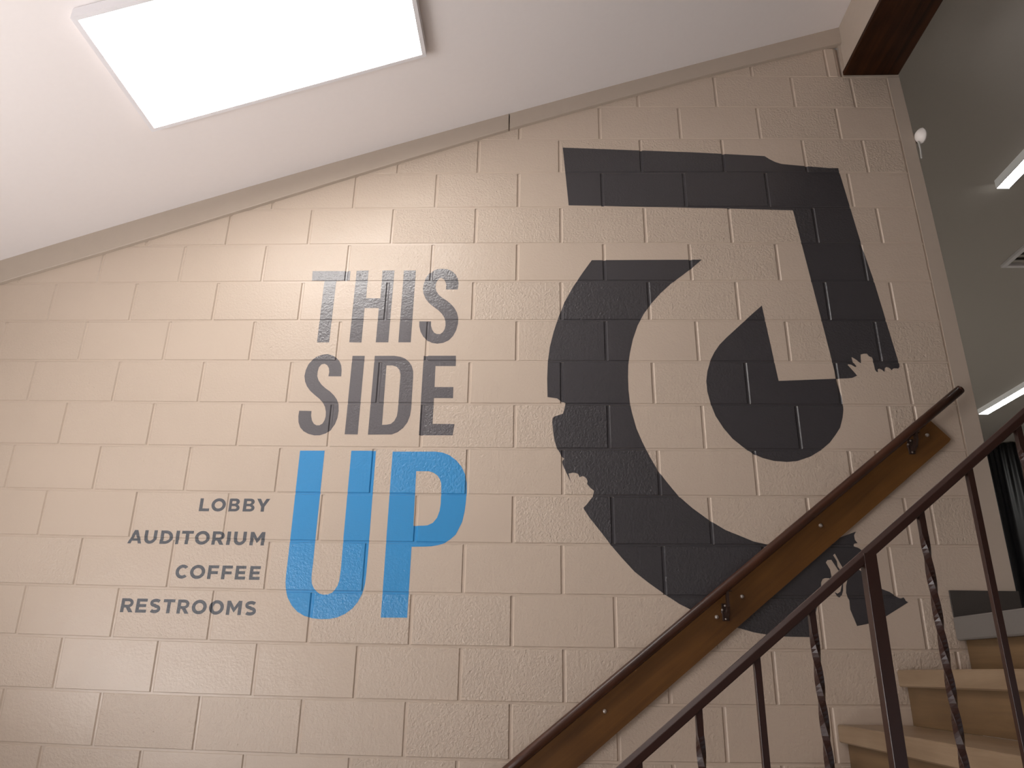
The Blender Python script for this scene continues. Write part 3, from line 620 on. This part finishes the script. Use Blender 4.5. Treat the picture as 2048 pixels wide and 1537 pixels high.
for a, b in (((4.06,2.40,HC-0.028),(4.10,3.00,HC)), ((4.60,2.40,HC-0.028),(4.64,3.00,HC)), ((4.10,2.40,HC-0.028),(4.60,2.44,HC)), ((4.10,2.96,HC-0.028),(4.60,3.00,HC))):
    MB().box(a, b, 0.003).build('frame', M['white_metal'], vt)
for i in range(5):
    MB().box((4.10, 2.50+0.09*i, HC-0.02), (4.60, 2.515+0.09*i, HC-0.001)).build('blade', M['base_vinyl'], vt)
# black curtain
v, f = [], []
nx, nz = 260, 14
for i in range(nx+1):
    x = 5.2 + 5.2*i/nx
    for j in range(nz+1):
        s = j/nz
        amp = 0.035 + 0.06*s
        ph = x*17 + 1.3*math.sin(x*3.1)
        y = 8.55 + amp*math.sin(ph) + (0.02*math.sin(x*61)*(1-s)**3)
        v.append((x, y, HC-0.02 - s*(HC-0.02-ZL-0.01)))
for i in range(nx):
    for j in range(nz):
        a = i*(nz+1)+j; f.append((a, a+1, a+nz+2, a+nz+1))
o = obj('curtain', v, f, M['curtain'], None, True)
tag(o, 'black gathered curtain hanging at the far end of the upper hall', 'curtain')
# white sensor on the wall end
xe = lay(1.793 - 0.008*(-0.62+0.2), -0.62)[0]          # end face of the wall here
sn = empty('alarm_sensor', (xe, 0.03, ZO-0.62)); tag(sn, 'small white domed sensor on the end of the block wall', 'sensor')
MB().box((xe+0.0005, 0.004, ZO-0.66), (xe+0.008, 0.06, ZO-0.575), 0.002).build('base_plate', M['trim'], sn)
MB().sweep([(xe+0.006, 0.03, ZO-0.623), (xe+0.013, 0.02, ZO-0.623), (xe+0.014, -0.012, ZO-0.623)], circle(0.009, 10), (0, 0, 1)).build('arm', M['bracket'], sn)
MB().lathe([(0.004, 0.0), (0.016, 0.0025), (0.025, 0.008), (0.032, 0.016), (0.037, 0.0245), (0.0385, 0.032), (0.035, 0.0325)], (1.764, -0.030, 4.262), (1, 0.10, 0.12), 28).build('dome', M['sensor'], sn, True)
MB().sweep([(1.777, -0.018, 4.24), (1.775, -0.026, 4.19), (1.769, -0.028, 4.13)], circle(0.0045, 8)).build('stem', M['grey_metal'], sn)

# ------------------------------------------------------------------ stairs
RISE, RUN = 0.197, 0.2525
st = empty('staircase', (0.0, -0.75, 0.0)); tag(st, 'pale wooden stairs climbing right along the block wall', 'stairs')
YA, YB = -1.53, -0.004
def nose(n): return 1.030 + RUN*(n-8)       # x of tread n's front edge (tread 10 is the landing)
for n in range(1, 10):
    x, z = nose(n), RISE*n
    # tread with an applied nosing lip
    MB().prism([(x+0.002, z-0.004), (x+0.006, z), (x+RUN+0.028, z), (x+RUN+0.028, z-0.028), (x+0.03, z-0.028), (x+0.03, z-0.030)], 'Y', YA, YB).build('tread', M['tread_wood'], st)
    MB().prism([(x, z-0.006), (x+0.003, z-0.0015), (x+0.012, z-0.0002), (x+0.0295, z-0.0305), (x+0.0295, z-0.062), (x+0.004, z-0.062), (x, z-0.057)], 'Y', YA, YB).build('nosing', M['tread_wood'], st)
for n in range(1, 11):
    x, z = nose(n), RISE*n
    MB().box((x+0.030, YA, z-RISE+0.001), (x+0.048, YB, z-0.033 if n < 10 else z-0.061)).build('riser', M['riser_wood'], st)
x, z = nose(10), ZL
MB().prism([(x-0.001, z-0.086), (x-0.004, z-0.080), (x-0.004, z-0.004), (x, z+0.001), (x+0.05, z+0.003), (x+0.05, z+0.0002), (x+0.0295, z-0.001), (x+0.0295, z-0.086)], 'Y', -4.0, YB).build('landing_nosing', M['nosing'], st)
# carriage under the treads, open to neither side
pts = [(nose(1)+0.05, 0.0)]
for n in range(1, 10): pts += [(nose(n)+0.049, RISE*n-0.03), (nose(n+1)+0.028, RISE*n-0.03)]
pts += [(1.53, ZL-0.31), (1.53, ZL-0.55), (nose(1)+0.45, 0.0)]
MB().prism(pts, 'Y', YA+0.06, YA+0.10).build('stringer', M['riser_wood'], st)
MB().prism(pts, 'Y', YB-0.06, YB-0.02).build('stringer', M['riser_wood'], st)

# ------------------------------------------------------------------ wall handrail on its board
S = 0.797
def bz(x): return ZO - 2.473 + 0.80*(x-1.299)       # lower edge of the board on the wall
bd = empty('handrail_board', (0.6, -0.02, bz(0.6))); tag(bd, 'amber stained board fixed to the wall behind the dark handrail', 'board')
ang = math.atan(0.80); ca, sa = math.cos(ang), math.sin(ang)
BW = 0.150
def bpt(x, w): return (x - sa*w, bz(x) + ca*w)          # w across the board
x0, x1 = -0.75, 1.650
MB().prism([bpt(x0, 0), bpt(x1-0.012, 0), bpt(x1, 0.004), bpt(x1-0.004, BW), bpt(x0, BW)], 'Y', -0.0225, -0.0035).build('plank', M['board_wood'], bd)
def bolt(x, z, y, r=0.008):
    MB().lathe([(r, 0), (r, 0.004), (r*.75, 0.008), (r*.3, 0.0095)], (x, y, z), (0, -1, 0), 12).build('bolt', M['bolt'], bd)
for x, z in [[0.7109,2.0362],[0.604,1.9564],[1.055,2.3222],[0.155,1.6062],[1.5511,2.7123]]: bolt(x, z, -0.0225)
hr = empty('wall_handrail', (0.6, -0.075, 3.0)); tag(hr, 'round dark brown wooden handrail on the block wall', 'handrail')
RY = -0.080
A_, B_ = Vector([-0.091,-0.08,1.4964]), Vector([1.6972,-0.08,2.9004])
d = (B_-A_).normalized()
A2 = A_ - d*0.55
path = [A2, A_] + [A_.lerp(B_, i/10) for i in range(1, 10)] + [B_ - d*0.012]
mb = MB(); mb.sweep(path, circle(0.0195, 18), (0, -1, 0))
mb.sweep([B_ - d*0.0125, B_ - d*0.006, B_], circle(0.0185, 18), (0, -1, 0))
mb.build('rail', M['rail_wood'], hr, True)
def bracket(x, z):
    rz = A_.z + (B_.z-A_.z)*(x-A_.x)/(B_.x-A_.x)
    mb = MB()
    mb.lathe([(0.016, 0), (0.016, 0.003), (0.012, 0.006), (0.004, 0.0065)], (x, -0.0225, z), (0, -1, 0), 16)
    mb.box((x-0.013, -0.0295, z-0.036), (x+0.013, -0.0225, z+0.030), 0.002)
    o = mb.build('bracket', M['bracket'], hr)
    P = [(x, -0.026, z-0.012), (x, -0.048, z-0.016), (x, -0.068, z-0.004), (x, RY, z+0.016), (x, RY, rz-0.016)]
    arm = MB().sweep(P, [(-0.011,-0.005), (0.011,-0.005), (0.011,0.005), (-0.011,0.005)], (1, 0, 0)); arm.build('arm', M['bracket'], o)
    MB().box((x-0.018, RY-0.010, rz-0.020), (x+0.018, RY+0.010, rz-0.0165), 0.001).build('saddle', M['bracket'], o)
    for dx, dz in ((0.0, 0.022), (-0.0, -0.028), (-0.012, 0.006)):
        MB().lathe([(0.0045, 0), (0.004, 0.002), (0.0015, 0.003)], (x+dx, -0.0285, z+dz), (0, -1, 0), 10).build('screw', M['bolt'], o)
for x, z in [[0.639,1.9778],[1.474,2.6632]]: bracket(x, z)

# ------------------------------------------------------------------ iron stair railing in front
YR = -1.5
rl = empty('stair_railing', (0.6, YR, 1.0)); tag(rl, 'dark brown iron stair railing with twisted balusters in front of the stairs', 'railing')
RT0 = Vector((0.07475, YR, ZO-3.3179+0.014))    # a point on the top front edge of the rail
def rz(x): return RT0.z + S*(x-RT0.x)
rh, rw = 0.0225, 0.026
prof = [(-rh, -rw/2+0.002), (-rh+0.002, -rw/2), (-0.0085, -rw/2), (-0.0072, -rw/2+0.0006), (-0.0006, -0.0052), (0, -0.004), (0, 0.004), (-0.0006, 0.0052), (-0.0072, rw/2-0.0006), (-0.0085, rw/2), (-rh+0.002, rw/2), (-rh, rw/2-0.002)]
n_ = Vector((-S, 0, 1)).normalized()
v, f = [], []
for x in (-0.80, 0.1, 0.9, 1.64):
    P = Vector((x, YR, rz(x)))
    for a, b in prof: v.append(P + n_*a + Vector((0, b, 0)))
n = len(prof)
for i in range(3):
    for j in range(n): f.append((i*n+j, i*n+(j+1) % n, (i+1)*n+(j+1) % n, (i+1)*n+j))
f += [tuple(range(n)), tuple(range(4*n-1, 3*n-1, -1))]
obj('top_rail', v, f, M['iron'], rl)
MB().box((1.556, YA, ZL-0.03), (1.60, YB, ZL-0.0005)).build('landing_edge', M['landing'], st)
def foot(x):
    if x >= nose(10): return ZL
    return RISE*max(0, math.floor((x - nose(1))/RUN) + 1)
def bar(x, half, twist, name='baluster'):
    zt, zb = rz(x) - rh*1.28 + half*S + 0.002, foot(x) + 0.0012
    v, f = [], []
    if twist:
        a, b = zb + 0.06, zt - 0.05
        zs = [zb] + [a + (b-a)*i/96 for i in range(97)] + [zt]
    else: zs = [zb, zt]
    c = half*0.93
    sec = [(-half, -c), (-c, -half), (c, -half), (half, -c), (half, c), (c, half), (-c, half), (-half, c)]
    for z in zs:
        t = 0.0
        if twist:
            t = (min(max(z, a), b) - b)/0.0735*(math.pi/2)*TW
        ct, s_ = math.cos(t), math.sin(t)
        k = 1.0
        for px, py in sec: v.append((x + px*ct - py*s_, YR + px*s_ + py*ct, z))
    for i in range(len(zs)-1):
        for j in range(8): f.append((8*i+j, 8*i+(j+1) % 8, 8*i+8+(j+1) % 8, 8*i+8+j))
    f += [tuple(range(8)), tuple(8*len(zs)-1-j for j in range(8))]
    o = obj(name, v, f, M['iron'], rl)
    return o
TW = -1.0
for x, tw in ((-0.022, 0), (0.102, 1), (0.226, 1), (0.351, 0), (0.474, 1), (0.7335, 1), (0.8555, 0), (0.982, 1), (1.107, 0), (1.232, 1), (1.357, 0)):
    o = bar(x, 0.0068, tw)
    tag(o, 'twisted square baluster' if tw else 'plain square baluster')
o = bar(0.6075, 0.0135, 0, 'newel_post'); tag(o, 'stouter square post between balusters')
o = bar(1.612, 0.0135, 0, 'newel_post')
o = bar(-0.715, 0.0135, 0, 'newel_post')
